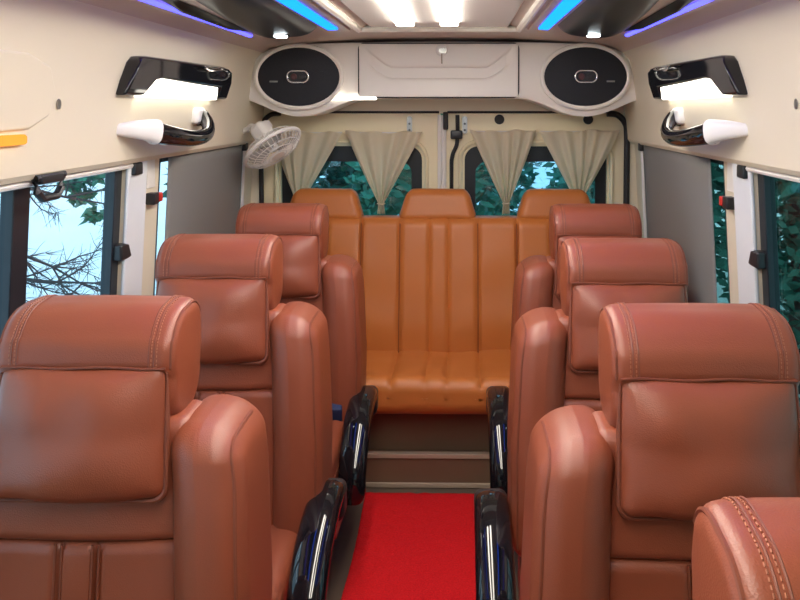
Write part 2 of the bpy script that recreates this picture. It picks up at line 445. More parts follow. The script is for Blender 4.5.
def make_seat(label, aisle, loc):
    """front of the seat faces -y; aisle = +1 when the aisle is on the +x side"""
    root = thing('reclining_seat', label, 'seat', loc, 'captain seats along the aisle')
    L = M['leather']
    # back shell
    b = MB(); b.rbox((0, .075, .73), (.25, .05, .255), .045, lean); b.build('back_shell', M['leather'], root)
    # backrest panels
    def dpan(x, y, z):
        if y < 0:
            y += -.012 * (1 - (x / .2) ** 2) + leather_noise(x, 1, z, .006)
        return (x, y, z)
    b = MB(); b.rbox((0, .0, .938), (.195, .06, .108), .022, lean, 12, 4, dpan); b.build('upper_panel', L, root)
    def dpan2(x, y, z):
        if y < 0:
            y += -.010 * (1 - (x / .2) ** 2) - .012 * math.exp(-(((z + .13) / .12) ** 2)) + leather_noise(x, 3, z, .005)
            for gx in (-.034, .034): y += .012 * math.exp(-((x - gx) / .006) ** 2)
        return (x, y, z)
    b = MB(); b.rbox((0, .0, .622), (.195, .06, .210), .022, lean, 44, 4, dpan2); lp = b.build('lower_panel', L, root)
    for gx in (-.034, .034):
        for dx in (-.006, .006):
            b = MB(); b.tube([(gx + dx, -.068 - .012 * math.exp(-(((z - .622 + .13) / .12) ** 2)), z) for z in [.46 + .37 * k / 16 for k in range(17)]], .0028, 6, xf=lean)
            b.build('pleat_seam', M['piping'], lp)
    # bolsters
    BX, BY_, BZ, BR = .070, .120, .310, .052
    for sx in (-1, 1):
        def dbol(x, y, z, sx=sx):
            q = (BZ - z) / (2 * BZ)                        # 0 top .. 1 bottom
            x2 = x + sx * (.020 * min(1, q * 1.8) - .012 * max(0, 1 - q * 5) ** 2)
            y2 = y
            if y < 0:
                y2 -= .018 * math.sin(min(1, q) * PI)
                y2 += .30 * max(0, -sx * x - .01)          # falls back towards the centre panel
            # rounded shoulder: outer top corner drops
            z2 = z - (.22 * max(0, sx * x) + .010 * (y / BY_) ** 2) * max(0, 1 - q * 4)
            return (x2, y2 + leather_noise(x + sx, y, z, .004), z2)
        cen = Vector((sx * .232, .01, .735))
        b = MB(); b.rbox(cen, (BX, BY_, BZ), BR, lean, 16, 7, dbol); bo = b.build('bolster', L, root)
        # welt seam down the outer front edge and over the shoulder
        e = BR * .293
        pts = [Vector(dbol(sx * (BX - e), -(BY_ - e), z)) + cen for z in [-.27 + (.27 + BZ - BR) * k / 18 for k in range(19)]]
        for t in [PI / 2 * k / 6 for k in range(1, 7)]:
            d = Vector((.707, -.707 * math.cos(t), .707 * math.sin(t))).normalized() * BR
            pts.append(Vector(dbol(sx * (BX - BR + d.x), -(BY_ - BR) + d.y, BZ - BR + d.z)) + cen)
        pts += [Vector(dbol(sx * (BX - e), y, BZ - e)) + cen for y in (-.03, .01, .05)]
        b = MB(); b.tube(smooth_path(pts, 2), .0036, 6, xf=lean); b.build('piping', M['piping'], bo)
    # headrest: a thick block with a rolled top, flat front and flat rounded cheeks
    HW, HZ0, HZ1, HYF, HYB = .167, 1.030, 1.244, -.080, .098
    loops = []
    xs = []
    for k in range(9): a_ = PI / 2 * k / 8; xs.append((-HW + .024 * (1 - math.sin(a_)), .024 * (1 - math.cos(a_))))
    st_ = [(-HW + .024 * (1 - math.cos(PI / 2 * k / 7)), .024 * (1 - math.sin(PI / 2 * k / 7))) for k in range(8)]
    st_ += [(-.129 + .258 * k / 12, 0) for k in range(1, 12)] + [(-x, i) for x, i in st_[::-1]]
    hv = []; nl = 0
    for x, ins in st_:
        lp_ = rrect(HYF + ins, HYB - ins, HZ0 + ins, HZ1 - ins, .072 - ins, 7)
        # add points along the straight front
        out_ = []
        for (a0, b0), (a1, b1) in zip(lp_, lp_[1:] + lp_[:1]):
            m_ = 5 if math.hypot(a1 - a0, b1 - b0) > .03 else 1
            for t in range(m_): out_.append((a0 + (a1 - a0) * t / m_, b0 + (b1 - b0) * t / m_))
        if not nl: nl = len(out_)
        out_ = (out_ + [out_[-1]] * nl)[:nl]
        for (yy, zz) in out_:
            if zz < 1.142 and yy < 0: yy += .012 * min(1, (1.142 - zz) / .012)
            hv.append(Vector((x, yy + leather_noise(x, yy, zz, .003), zz - .005 * (x / HW) ** 4 + .010 * (yy / .1) * (zz > 1.2))))
    hf = []
    for i in range(len(st_) - 1):
        for k in range(nl): hf.append((i * nl + k, i * nl + (k + 1) % nl, (i + 1) * nl + (k + 1) % nl, (i + 1) * nl + k))
    for i in (0, len(st_) - 1):
        cpt = sum((hv[i * nl + k] for k in range(nl)), Vector()) / nl + Vector(((-1 if i == 0 else 1) * .008, 0, 0)); hv.append(cpt)
        for k in range(nl): hf.append((i * nl + k, i * nl + (k + 1) % nl, len(hv) - 1))
    b = MB(); b.add(hv, hf, lean); hd = b.build('headrest', L, root, angle=60)
    for sx in (-1, 1):
        for dx, ins in ((.1600, .007), (.132, -.0005), (.122, -.0005)):
            lp_ = rrect(HYF + ins, HYB - ins, HZ0 + ins, HZ1 - ins, .072 - ins, 10)
            path = [(y, z) for y, z in lp_ if z > 1.10 and y < .085]
            path = sorted(path, key=lambda p: math.atan2(p[1] - 1.13, p[0]), reverse=True)
            path = [(HYF + ins, z) for z in (1.145, 1.155)] + [p for p in path if p[1] > 1.165]
            pp = [Vector((sx * dx, y, z - .005 * (dx / HW) ** 4 + .010 * (y / .1) * (z > 1.2))) for y, z in path]
            sp = smooth_path(pp, 2)
            if dx < .158:
                b = MB(); b.tube(sp, .0016, 5, xf=lean); b.build('headrest_seam', M['piping'], hd)
            else:
                b = MB(); b.tube(sp, .0030, 6, xf=lean); b.build('piping', M['piping'], hd)
            if dx < .158:
                b = MB(); off = .0045 if dx > .12 else -.0045
                for p, q_ in zip(sp, sp[1:]):
                    L_ = (q_ - p).length; nn_ = max(1, round(L_ / .008))
                    for t in range(nn_):
                        b.tube([p.lerp(q_, (t + .15) / nn_) + Vector((sx * off, 0, 0)), p.lerp(q_, (t + .75) / nn_) + Vector((sx * off, 0, 0))], .0011, 4, xf=lean)
                b.build('stitching', M['thread'], hd)
    # neck pillow sewn to the front of the headrest
    PZ, PH, PW = 1.030, .114, .155
    def dpil(x, y, z):
        u, w = x / PW, z / PH
        edge = max(0, 1 - u ** 4) * max(0, 1 - w ** 6)
        th = .38 + .62 * edge
        tilt = -.008 * max(0, -w)                       # lower edge hangs clear of the panel
        bulge = -.026 * max(0, 1 - u * u) * max(0, 1 - ((w + .22) / 1.22) ** 2) + tilt
        wr = leather_noise(x * 1.3, 5, z * 1.3, .009) if y < 0 else 0
        return (x * (1 + .03 * -w), y * th + bulge * (1 if y < 0 else .2) + wr, z - .003 * math.sin(u * 4 + 1))
    b = MB(); b.rbox((0, -.072, PZ), (PW, .030, PH), .022, lean, 22, 5, dpil); pl = b.build('neck_pillow', L, root)
    per = [(-PW * .97, PZ + PH * k / 6) for k in range(6, 0, -1)]
    lo = [p for p in rrect(-PW - .003, PW + .003, PZ - PH - .003, PZ + PH, .026, 6) if p[1] < PZ]
    lo = sorted(lo, key=lambda p: math.atan2(p[1] - PZ, p[0]) if p[0] > 0 or True else 0)
    path = [(-PW - .003, PZ + PH - .004), (-PW - .003, PZ + .03)] + lo + [(PW + .003, PZ + .03), (PW + .003, PZ + PH - .004)]
    path = [(x * (1 - .03 * (z - PZ) / PH), -.072 + .010 * max(-.8, min(0, (z - PZ) / PH)), z) for x, z in path]
    b = MB(); b.tube(path, [.0016] + [.0055] * (len(path) - 2) + [.0016], 8, xf=lean); b.build('piping', M['piping'], pl)
    b = MB(); b.tube([(x, -.0815, 1.1440 + .0015 * math.sin(x * 40)) for x in [-.154 + .308 * k / 20 for k in range(21)]], .0024, 6, xf=lean); b.build('flap_seam', M['piping'], pl)
    # cushion
    def dcu(x, y, z):
        if z > 0:
            z += .022 * (abs(x) / .27) ** 3 - .012 * (1 - (x / .27) ** 2) + leather_noise(x, y, 1, .006)
            for gx in (-.034, .034): z -= .010 * math.exp(-((x - gx) / .007) ** 2)
        return (x, y, z)
    b = MB(); b.rbox((0, -.36, .405), (.275, .285, .075), .055, None, 24, 5, dcu); b.build('seat_cushion', L, root)
    b = MB(); b.tube([(x, y, .405) for x, y in rrect(-.272, .272, -.645, -.08, .05, 5)], .006, 6, closed=True); b.build('cushion_piping', M['piping'], root)
    # side cover, mechanism and legs
    for sx in (-1, 1):
        b = MB(); b.prism([(-.62, .335), (-.05, .335), (-.02, .50), (.02, .50), (.03, .26), (-.05, .20), (-.55, .23)],
                          lambda y, z: (sx * .262, y, z), lambda y, z: (sx * .290, y, z)); b.build('side_cover', M['sidecover'], root, bevel=.008)
        b = MB(); b.prism([(-.56, 0), (-.50, 0), (-.46, .26), (-.14, .26), (-.10, 0), (-.04, 0), (-.08, .30), (-.54, .30)],
                          lambda y, z: (sx * .20, y, z), lambda y, z: (sx * .225, y, z)); b.build('leg', M['blackplastic'], root, bevel=.004)
    for yy in (-.45, -.15):
        b = MB(); b.tube([(-.21, yy, .28), (.21, yy, .28)], .016, 8); b.build('crossbar', M['blackplastic'], root)
    # glossy armrest on the aisle side
    ax = aisle * (.328 if aisle > 0 else .372)
    arm = smooth_path([(ax, -.055, .500), (ax, -.080, .530), (ax, -.12, .540), (ax, -.22, .534), (ax, -.32, .508), (ax, -.395, .462), (ax, -.440, .405), (ax, -.455, .350), (ax, -.448, .312)], 6)
    n = len(arm)
    rad = [(.036 - .010 * (k / (n - 1)) ** 3 , (.044 + .004 * math.sin(k / (n - 1) * PI)) * (1 if k < n - 5 else .97 - .05 * (k - n + 5))) for k in range(n)]
    b = MB(); b.tube(arm, rad, 20, up=(0, 0, 1) if False else None, power=2.6); ar = b.build('armrest', M['black'], root, angle=50)
    b = MB(); b.rbox((ax, -.075, .510), (.0465, .045, .050), .024, None, 4, 4); b.build('armrest_pad', M['blackplastic'], ar)
    b = MB(); b.rbox((aisle * .297, -.06, .50), (.022, .045, .075), .018, None, 3, 3); b.build('armrest_bracket', M['blackplastic'], ar)
    b = MB(); b.tube([(ax - aisle * .005, -.43, .305), (ax - aisle * .02, -.33, .245), (ax - aisle * .04, -.25, .29)], .012, 8); b.build('recline_lever', M['blackplastic'], ar)
    return root

lseat = make_seat('brown leather reclining seat with neck pillow, left row, largest and nearest the camera', 1, (-.694, 1.52, 0))
o = copy_tree(lseat); o.location = (-.700, 2.30, 0); o['label'] = 'brown leather reclining seat in middle of the left row, beside the tall grey blind'
o = copy_tree(lseat); o.location = (-.690, 3.07, 0); o['label'] = 'brown leather reclining seat at far end of the left row, below the white fan'
rseat = make_seat('brown leather reclining seat in right row, second from the camera, beside right window', -1, (.435, 1.475, 0))
o = copy_tree(rseat); o.location = (.455, 2.245, 0); o['label'] = 'brown leather reclining seat third from the camera in right row, before the grey blind'
o = copy_tree(rseat); o.location = (.515, 3.07, 0); o['label'] = 'brown leather reclining seat at far end of right row, next to the tan rear bench'
o = copy_tree(rseat); o.location = (.395, .70, 0); o['label'] = 'nearest brown leather seat, only its stitched headrest corner showing at lower right'

# ------------------------------------------------------------------ rear bench
bench = thing('rear_bench', 'wide tan leather rear bench seat with three headrests under the curtained windows', 'bench seat', (-.105, 3.31, .30))
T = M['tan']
def bl(v): return Vector((v.x, v.y + (v.z - .22) * .16, v.z))        # back leans
def groove(x, xs, d, w): return sum(d * math.exp(-((x - g) / w) ** 2) for g in xs)
GX = [-.75, -.37, -.185, .185, .37, .75]; PX = [-.045, .045, -.56 - .03, -.56 + .03, .56 - .03, .56 + .03]
def cush(x, y, z):
    if z > 0:
        z += -.018 * math.cos((y / .24) * PI / 2) + .012 * noise.noise((x * 4, y * 5, 2)) - groove(x, GX, .012, .010) - groove(x, PX, .007, .008)
    return (x, y, z)
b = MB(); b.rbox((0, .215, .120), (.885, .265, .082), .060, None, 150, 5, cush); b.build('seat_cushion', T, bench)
b = MB(); b.box(-.85, .85, .13, .45, .003, .05); b.build('base', M['riser'], bench)
def bback(x, y, z):
    if y < 0:
        y += -.014 * math.sin((z + .30) / .6 * PI) - .016 * math.exp(-((z + .16) / .12) ** 2) + .008 * noise.noise((x * 5, 2, z * 5))
        y += groove(x, GX, .016, .008) + groove(x, PX, .010, .007)
        if abs(x) < .37 and abs(x) > .185: y += .006
    return (x, y, z)
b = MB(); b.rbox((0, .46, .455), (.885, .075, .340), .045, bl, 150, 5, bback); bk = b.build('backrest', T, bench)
for g in GX:
    b = MB(); b.tube([(g, .392 - .014 * math.sin((z - .145) / .6 * PI) - .016 * math.exp(-((z - .285) / .12) ** 2), z) for z in [.16 + .61 * k / 24 for k in range(25)]], .0022, 6, xf=bl)
    b.build('panel_seam', M['tanseam'], bk)
for hx in (-.557, -.008, .563):
    def hr(x, y, z): 
        k = (z + .075) / .15
        return (x * (1 - .24 * k) , y * (1 - .25 * k), z + .004 * noise.noise((x * 8, 1, z * 8)))
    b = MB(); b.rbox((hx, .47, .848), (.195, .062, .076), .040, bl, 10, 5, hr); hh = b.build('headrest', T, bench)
    b = MB()
    for px in (-.08, .08): b.tube([(hx + px, .49, .74), (hx + px, .49, .82)], .007, 8, xf=bl)
    b.build('headrest_post', M['steel'], hh)

# ------------------------------------------------------------------ seat belt tongue on far left seat
b = MB(); b.rbox((0, 0, 0), (.035, .05, .035), .008, None, 3, 3)
o = b.build('seat_belt', M['navy']); o.location = (-.470, 2.90, .512); o.rotation_euler = (.25, 0, .1)
tag(o, 'small navy seat belt end beside armrest of far left seat', 'seat belt')

# ------------------------------------------------------------------ window blinds
for side in (-1, 1):
    n = 'left' if side < 0 else 'right'
    r = thing('roller_blind', 'tall plain grey fabric blind over the rear %s side window' % n, 'blind', (S(side, .93), 3.26, 1.44), 'grey side window blinds')
    BY = {-1: 2.845, 1: 2.795}
    b = MB()
    def bf(u, v, side=side):
        z = 1.445 - .72 * v; y = BY[side] + (3.82 - BY[side]) * u
        return (S(side, s_wall(z) - .012 - .004 * math.sin(u * 9) * v) - S(side, .93), y - 3.26, z - 1.44)
    b.grid(bf, 24, 16); b.build('blind_sheet', M['blind'], r, solid=.003)
    b = MB(); b.tube([(S(side, s_wall(.73) - .012) - S(side, .93), BY[side] - 3.26, .725 - 1.44), (S(side, s_wall(.73) - .012) - S(side, .93), .55, .725 - 1.44)], .010, 8); b.build('bottom_bar', M['blackplastic'], r)
    b = MB(); b.tube([(S(side, .918) - S(side, .93), 3.835 - 3.26, .01), (S(side, .953) - S(side, .93), 3.835 - 3.26, -.70)], .009, 8); b.build('side_channel', M['white'], r)
    b = MB(); b.rbox((S(side, .914) - S(side, .93), .565, -.003), (.014, .02, .022), .006, None, 2, 2); b.build('corner_clip', M['blackplastic'], r)

# ------------------------------------------------------------------ curtains on the rear doors
def swag(xa, xb, xt, ztop, ztip, label, ph):
    n = MB()
    yb = Y1 - .030
    def f(u, v):
        # v 0 top .. 1 tip; gathers into a narrow tail
        k = v ** 1.05
        wl = xa + (xt - .014 - xa) * min(1, k / .86) ; wr = xb + (xt + .014 - xb) * min(1, k / .86)
        if k > .86: wl -= .006 * (k - .86) / .14; wr += .006 * (k - .86) / .14
        sag = .012 * math.sin(u * PI * 2 + ph)
        fold = math.sin(u * PI * 9 + ph + 1.6 * math.sin(u * 5 + ph)) * (.010 + .012 * min(1, v * 1.5)) * (1 - .5 * v)
        z = ztop - (ztop - ztip) * v + (.010 * math.sin(u * 17 + ph) * (1 - v)) * .5 + sag * .3 * (1 - v)
        return (wl + (wr - wl) * u, yb - .006 - abs(.03 * math.sin(v * PI)) + fold, z)
    n.grid(f, 70, 36)
    o = thing('curtain', label, 'curtain', (xt, yb, ztop), 'beige rear window curtains')
    cl = n.build('curtain_cloth', M['curtain'], o); cl.matrix_parent_inverse = Matrix.Translation(o.location).inverted()
    m = cl.modifiers.new('solid', 'SOLIDIFY'); m.thickness = .0015
    t = MB(); t.tube([(xt + .018 * math.cos(a), yb - .022 + .014 * math.sin(a), ztip + (ztop - ztip) * .13) for a in [2 * PI * k / 12 for k in range(12)]], .004, 6, closed=True)
    tt = t.build('tie', M['curtain'], o); tt.matrix_parent_inverse = Matrix.Translation(o.location).inverted()
    k = MB(); k.tube([(xa + .002, yb + .006, ztop - .006), (xb - .002, yb + .006, ztop - .006)], .005, 8)
    kk = k.build('curtain_wire', M['white'], o); kk.matrix_parent_inverse = Matrix.Translation(o.location).inverted()
swag(S(-1, .835), S(-1, .490), S(-1, .70), 1.500, 1.085, 'beige gathered curtain on left rear door, beside the white fan', .3)
swag(S(-1, .475), S(-1, .100), S(-1, .300), 1.500, 1.085, 'beige gathered curtain on left rear door, nearer the door gap', 1.2)
swag(S(1, .130), S(1, .450), S(1, .305), 1.506, 1.085, 'beige gathered curtain on right rear door, nearer the door gap', 2.4)
swag(S(1, .465), S(1, .855), S(1, .655), 1.506, 1.10, 'beige gathered curtain on right rear door, nearest the right wall', 3.3)

# ------------------------------------------------------------------ overhead locker across the rear
YL = 3.74
ov = thing('overhead_locker', 'ivory overhead locker spanning the rear above the doors', 'locker', (XC, YL, 1.66))
def ovp(x, y, z): return (x - XC, y - YL, z - 1.66)
# front outline: straight bottom that dips round below the two speakers
top = []; bot = []
for k in range(97):
    s = -.91 + 1.82 * k / 96
    zt = min(ceil_z(abs(s) / 1.04) - .004, 1.93 - .02 * (s / .9) ** 2)
    d = 0
    for sc_ in (-.665, .665):
        q = abs(s - sc_) / .29
        if q < 1: d = max(d, .085 * (math.cos(q * PI) * .5 + .5) ** .8)
    top.append((XC + s, zt)); bot.append((XC + s, 1.665 - d))
poly = bot + top[::-1]
b = MB(); 
nb = len(bot)
vs = []; fs = []
for i in range(nb):
    (x, zb), (_, zt) = bot[i], top[i]
    vs += [ovp(x, YL + .01, zb), ovp(x, YL, zb + .018), ovp(x, YL, zt - .02), ovp(x, YL + .01, zt), ovp(x, 4.055, zt), ovp(x, 4.055, zb)]
for i in range(nb - 1):
    for k in range(6):
        fs.append((i * 6 + k, i * 6 + (k + 1) % 6, (i + 1) * 6 + (k + 1) % 6, (i + 1) * 6 + k))
fs += [tuple(range(6)), tuple((nb - 1) * 6 + k for k in range(6))]
b.add(vs, fs); b.build('locker_body', M['creamwhite'], ov, angle=50)
# hatch
hx0, hx1, hz0, hz1 = -.475, .265, 1.672, 1.918
b = MB(); b.plate([(x - XC, z - 1.66) for x, z in rrect(hx0 - .006, hx1 + .006, hz0 - .006, hz1 + .006, .03)], [(x - XC, z - 1.66) for x, z in rrect(hx0, hx1, hz0, hz1, .027)], -.005, .003)
b.build('hatch_gap', M['rubber'], ov)
def hfn(u, v):
    x = hx0 + (hx1 - hx0) * u; z = hz0 + (hz1 - hz0) * v
    xm = (x - (hx0 + hx1) / 2) / .35
    y = YL - .012
    # curved scoop: ledge that turns up at both ends
    lz = hz0 + .085 + .085 * max(0, (abs(xm) - .62) / .38) ** 1.5
    lz2 = lz + .052 + .02 * max(0, (abs(xm) - .62) / .38)
    if abs(xm) < 1.0:
        f = min(1, (1 - abs(xm)) * 6)
        e1 = 1 / (1 + math.exp(-(z - lz) / .004)); e2 = 1 / (1 + math.exp(-(z - lz2) / .003))
        y += f * (.020 * e1 * (1 - e2) - .004 * math.exp(-((z - lz) / .006) ** 2) - .004 * math.exp(-((z - lz2) / .005) ** 2))
    return ovp(x, y, z)
b = MB(); b.grid(hfn, 120, 80); ht = b.build('hatch', M['creamwhite'], ov, angle=80, solid=.008)
b = MB(); b.disc((XC + .0 - XC, -.020, 1.888 - 1.66), .028, .028, (1, 0, 0), (0, 0, 1), (0, .012, 0), 28); lk = b.build('lock', M['white'], ht, bevel=.003)
b = MB(); b.disc((0, -.024, 1.886 - 1.66), .013, .013, (1, 0, 0), (0, 0, 1), (0, .006, 0), 20); b.box(.010, .022, -.023, -.019, .215, .240); b.build('keyhole', M['steel'], lk)
b = MB(); b.tube([(0, -.024, .212), (.001, -.024, .165)], .0035, 6); b.build('key_tag', M['strip'], lk)
b = MB(); b.rbox((-.62 + .185 - .005, -.002, .005), (.135, .012, .007), .004, None, 3, 2); b.build('bright_strip', M['lamp'], ov)  # bright white strip at the locker's lower edge, emissive
# speakers
for sd in (-1, 1):
    n = 'left' if sd < 0 else 'right'
    xc = S(sd, .64); zc = 1.765
    sp = thing('speaker', 'oval black loudspeaker in the overhead locker, %s of the hatch' % n, 'speaker', (xc, YL - .010, zc), 'oval rear speakers')
    b = MB(); b.tube([(.200 * math.cos(a), -.006, .145 * math.sin(a)) for a in [2 * PI * k / 48 for k in range(48)]], (.012, .012), 8, closed=True); b.build('rim', M['creamwhite'], sp)
    def cone(u, v):
        a = 2 * PI * u; r = v
        return (.195 * r * math.cos(a), -.012 - .012 * math.cos(r * PI / 2), .140 * r * math.sin(a))
    b = MB(); b.grid(cone, 64, 14); b.build('grille', M['grille'], sp, angle=80)
    def stad(w, h, n=10): return rrect(-w, w, -h, h, h * .98, n)
    b = MB(); b.plate(stad(.053, .030), stad(.046, .023), -.034, -.018); b.build('trim_ring', M['chrome'], sp, bevel=.002)
    b = MB(); b.prism(stad(.046, .023), lambda a, z: (a, -.024, z), lambda a, z: (a, -.016, z)); tw = b.build('tweeter_panel', M['blackplastic'], sp)
    for tx in (-.020, .022):
        b = MB(); b.disc((tx, -.029, 0), .015, .015, (1, 0, 0), (0, 0, 1), (0, .008, 0), 20); b.build('tweeter', pbr('tweeter_dome', (.09, .03, .03), .3) if tx < 0 else M['blackplastic'], tw, bevel=.004)
    b = MB(); b.rbox((-.115 if sd < 0 else .115, -.022, -.022), (.019, .002, .004), .0015, None, 2, 2); b.build('name_badge', M['steel'], sp)

# ------------------------------------------------------------------ side lamps on the upper trim
def onwall(side, y, z, off): return Vector((S(side, head_s(z) - off), y, z))
for side in (-1, 1):
    n = 'left' if side < 0 else 'right'
    yo = 0 if side < 0 else .0
    r = thing('wall_lamp', 'lit white LED lamp with glossy black hood high on the %s wall' % n, 'lamp', (0, 0, 0), 'side wall lamps')
    ol = [(2.29, 1.657), (2.305, 1.70), (2.335, 1.755), (2.36, 1.773), (2.41, 1.778), (3.20, 1.785), (3.245, 1.780), (3.27, 1.765), (3.29, 1.72), (3.29, 1.655),
          (3.165, 1.655), (3.16, 1.700), (2.53, 1.712), (2.485, 1.704), (2.43, 1.658)]
    # hood: front face leans out at the top edge
    b = MB()
    b.prism([(y + yo, z) for y, z in ol], lambda y, z: onwall(side, y, z, -.004), lambda y, z: onwall(side, y, z, .028 + .018 * max(0, min(1, (z - 1.655) / .09)) - (.018 if z > 1.765 else 0)))
    b.build('hood', M['black'], r, bevel=.008)
    b = MB()
    b.prism([(2.425, 1.654), (2.48, 1.706), (2.53, 1.714), (3.16, 1.706), (3.166, 1.652)], lambda y, z: onwall(side, y + yo, z, -.004), lambda y, z: onwall(side, y + yo, z, .026))
    b.build('diffuser', M['lamp'], r, bevel=.004)
    b = MB(); b.tube([onwall(side, y + yo, z, o_) for y, z, o_ in ((2.86, 1.768, .055), (2.95, 1.772, .052), (3.06, 1.772, .052), (3.10, 1.766, .055), (3.04, 1.760, .058), (2.92, 1.757, .058))], .004, 6, closed=True)
    b.build('maker_emblem', M['chrome'], r)
    # grab handle
    r = thing('grab_handle', 'curved grab handle with black grip and white ends on the %s wall' % n, 'handle', (0, 0, 0), 'wall grab handles')
    pts = [(2.44, 1.548, .060), (2.54, 1.533, .080), (2.70, 1.518, .092), (2.82, 1.518, .092), (2.92, 1.530, .080), (3.0, 1.555, .055), (3.04, 1.578, .025), (3.05, 1.585, .0)]
    path = smooth_path([onwall(side, *q) for q in pts], 6); m = len(path)
    rad = [(.036 - .010 * math.sin(k / (m - 1) * PI), .024) for k in range(m)]
    b = MB(); b.tube(path, rad, 14, up=(0, 0, 1)); b.build('grip', M['black'], r, angle=60)
    pts = [(2.33, 1.556, -.012), (2.355, 1.556, .010), (2.39, 1.555, .034), (2.43, 1.551, .056), (2.455, 1.546, .063)]
    path = smooth_path([onwall(side, *q) for q in pts], 6); m = len(path)
    b = MB(); b.tube(path, [(.012 + .028 * (k / (m - 1)) ** .8, .006 + .024 * (k / (m - 1)) ** .8) for k in range(m)], 20, up=(0, 0, 1), power=2.6); b.build('front_mount', M['white'], r, angle=60)
    b = MB(); b.rbox((S(side, head_s(1.57) - .006), 3.03, 1.590), (.022, .055, .032), .020, None, 4, 4); b.build('rear_mount', M['white'], r)
    # moulded pad further forward with a small glowing amber strip under its edge
    r = thing('side_duct', 'raised cream moulding along the upper %s wall near the camera' % n, 'duct', (0, 0, 0))
    ol = [(.2, 1.60), (.2, 1.74), (1.80, 1.745), (1.90, 1.72), (1.94, 1.66), (1.92, 1.60), (1.84, 1.570), (1.6, 1.563), (.25, 1.563)]
    b = MB(); b.prism(ol, lambda y, z: onwall(side, y, z, -.004), lambda y, z: onwall(side, y, z, .008)); b.build('moulding', M['cream'], r, bevel=.007)
    b = MB(); zz, yy = (1.63, 1.97)
    b.disc(onwall(side, yy, zz, .004), .009, .013, (0, 1, 0), (0, 0, 1), (side * .004, 0, 0), 16); b.build('screw', M['steel'], r)
b = MB(); b.rbox((S(-1, .878), 1.66, 1.548), (.010, .16, .012), .008, None, 4, 3)  # orange glow below the moulding, built as an emissive strip
tag(b.build('amber_glow_strip', M['amber']), 'small amber strip glowing under the moulding at the left picture edge', 'lamp')

# ------------------------------------------------------------------ ceiling pods with blue LED strips
for side in (-1, 1):
    n = 'left' if side < 0 else 'right'
    r = thing('ceiling_pod', 'glossy black ceiling pod between blue light strips on the %s side' % n, 'ceiling light', (0, 0, 0), 'ceiling pods')
    def cz(s, off): return ceil_z(s) - off
    b = MB()
    # beige tray
    def slab(sa, sb, sc, sd_, ya, yb, o0, o1, mat, name, bev=.003, nseg=8):
        m_ = MB(); vs = []; 
        for k in range(nseg + 1):
            t = k / nseg
            for y, s0, s1 in ((ya, sa, sb), (yb, sc, sd_)):
                s = s0 + (s1 - s0) * t
                vs += [(S(side, s), y, cz(s, o0)), (S(side, s), y, cz(s, o1))]
        fs = []
        for k in range(nseg):
            a = k * 4; c_ = (k + 1) * 4
            fs += [(a, c_, c_ + 2, a + 2), (a + 1, a + 3, c_ + 3, c_ + 1), (a, a + 1, c_ + 1, c_), (a + 2, c_ + 2, c_ + 3, a + 3)]
        fs += [(0, 2, 3, 1), (nseg * 4, nseg * 4 + 1, nseg * 4 + 3, nseg * 4 + 2)]
        m_.add(vs, fs); return m_.build(name, mat, r, bevel=bev)
    slab(.345, .74, .345, .74, 1.0, 3.24, -.002, .010, M['ceil'], 'tray')
    slab(.695, .712, .700, .712, 1.0, 3.14, .008, .018, M['blue'], 'outer_light_strip', .002, 2)
    slab(.360, .415, .375, .412, 1.0, 3.12, .008, .016, M['cyanled'], 'inner_light_strip', .002, 2)
    # black shell, broad and rounded at the far end
    def shell(u, v):
        y = 1.05 + 2.12 * u
        s0 = .428; s1 = .52 + .155 * (3 * u * u - 2 * u ** 3)
        mid, w = (s0 + s1) / 2, (s1 - s0) / 2
        if u > .90: w *= math.sqrt(max(0, 1 - ((u - .90) / .101) ** 2))
        s = mid + w * (2 * v - 1)
        hgt = .034 * (1 - (2 * v - 1) ** 4) * min(1, (1 - u) * 16) * min(1, u * 7)
        return (S(side, s), y, cz(s, .008) - hgt)
    b = MB(); b.grid(shell, 80, 24); sh = b.build('pod_shell', M['podblack'], r, angle=70)
    # outer fin
    b = MB(); b.grid(lambda u, v: (S(side, .690 - .05 * v * (1 - u * .7)), 2.1 + .95 * u, cz(.67, .010) - .022 * math.sin(v * PI) * min(1, (1 - u) * 3) * min(1, u * 6)), 24, 8); b.build('vent_fin', M['podblack'], r, angle=70)
    # round spot lamp
    zc = cz(.555, .043)
    b = MB(); b.disc((S(side, .555), 2.96, zc), .030, .030, (1, 0, 0), (0, 1, 0), (0, 0, .006), 24); b.build('spot_ring', M['podblack'], sh)
    b = MB(); b.rbox((S(side, .555), 2.96, zc - .001), (.022, .022, .005), .0048, None, 3, 4); b.build('spot_lamp', M['spot'], sh)
    # slotted air outlet
    ou = MB(); ou.plate(rrect(S(side, .50) - .045, S(side, .50) + .045, 1.45, 1.75, .02), rrect(S(side, .50) - .037, S(side, .50) + .037, 1.458, 1.742, .015), cz(.5, .052), cz(.5, .040), lambda v: Vector((v.x, v.z, v.y)))
    ou.build('air_outlet', M['chrome'], sh)

# ceiling strip lamps
for i, (x, n) in enumerate(((-.215, 'left'), (-.045, 'right'))):
    r = thing('ceiling_strip_lamp', 'bright white strip lamp on the middle of the ceiling, %s of the pair' % n, 'ceiling lamp', (x, 1.65, 1.95), 'ceiling strip lamps')
    b = MB(); b.rbox((0, 0, -.006), (.034, 1.44, .009), .006, None, 3, 3); b.build('diffuser', M['tube'], r)
    for yy in (-1.45, 1.45):
        b = MB(); b.rbox((0, yy, -.006), (.037, .015, .011), .005, None, 2, 2); b.build('end_cap', M['white'], r)

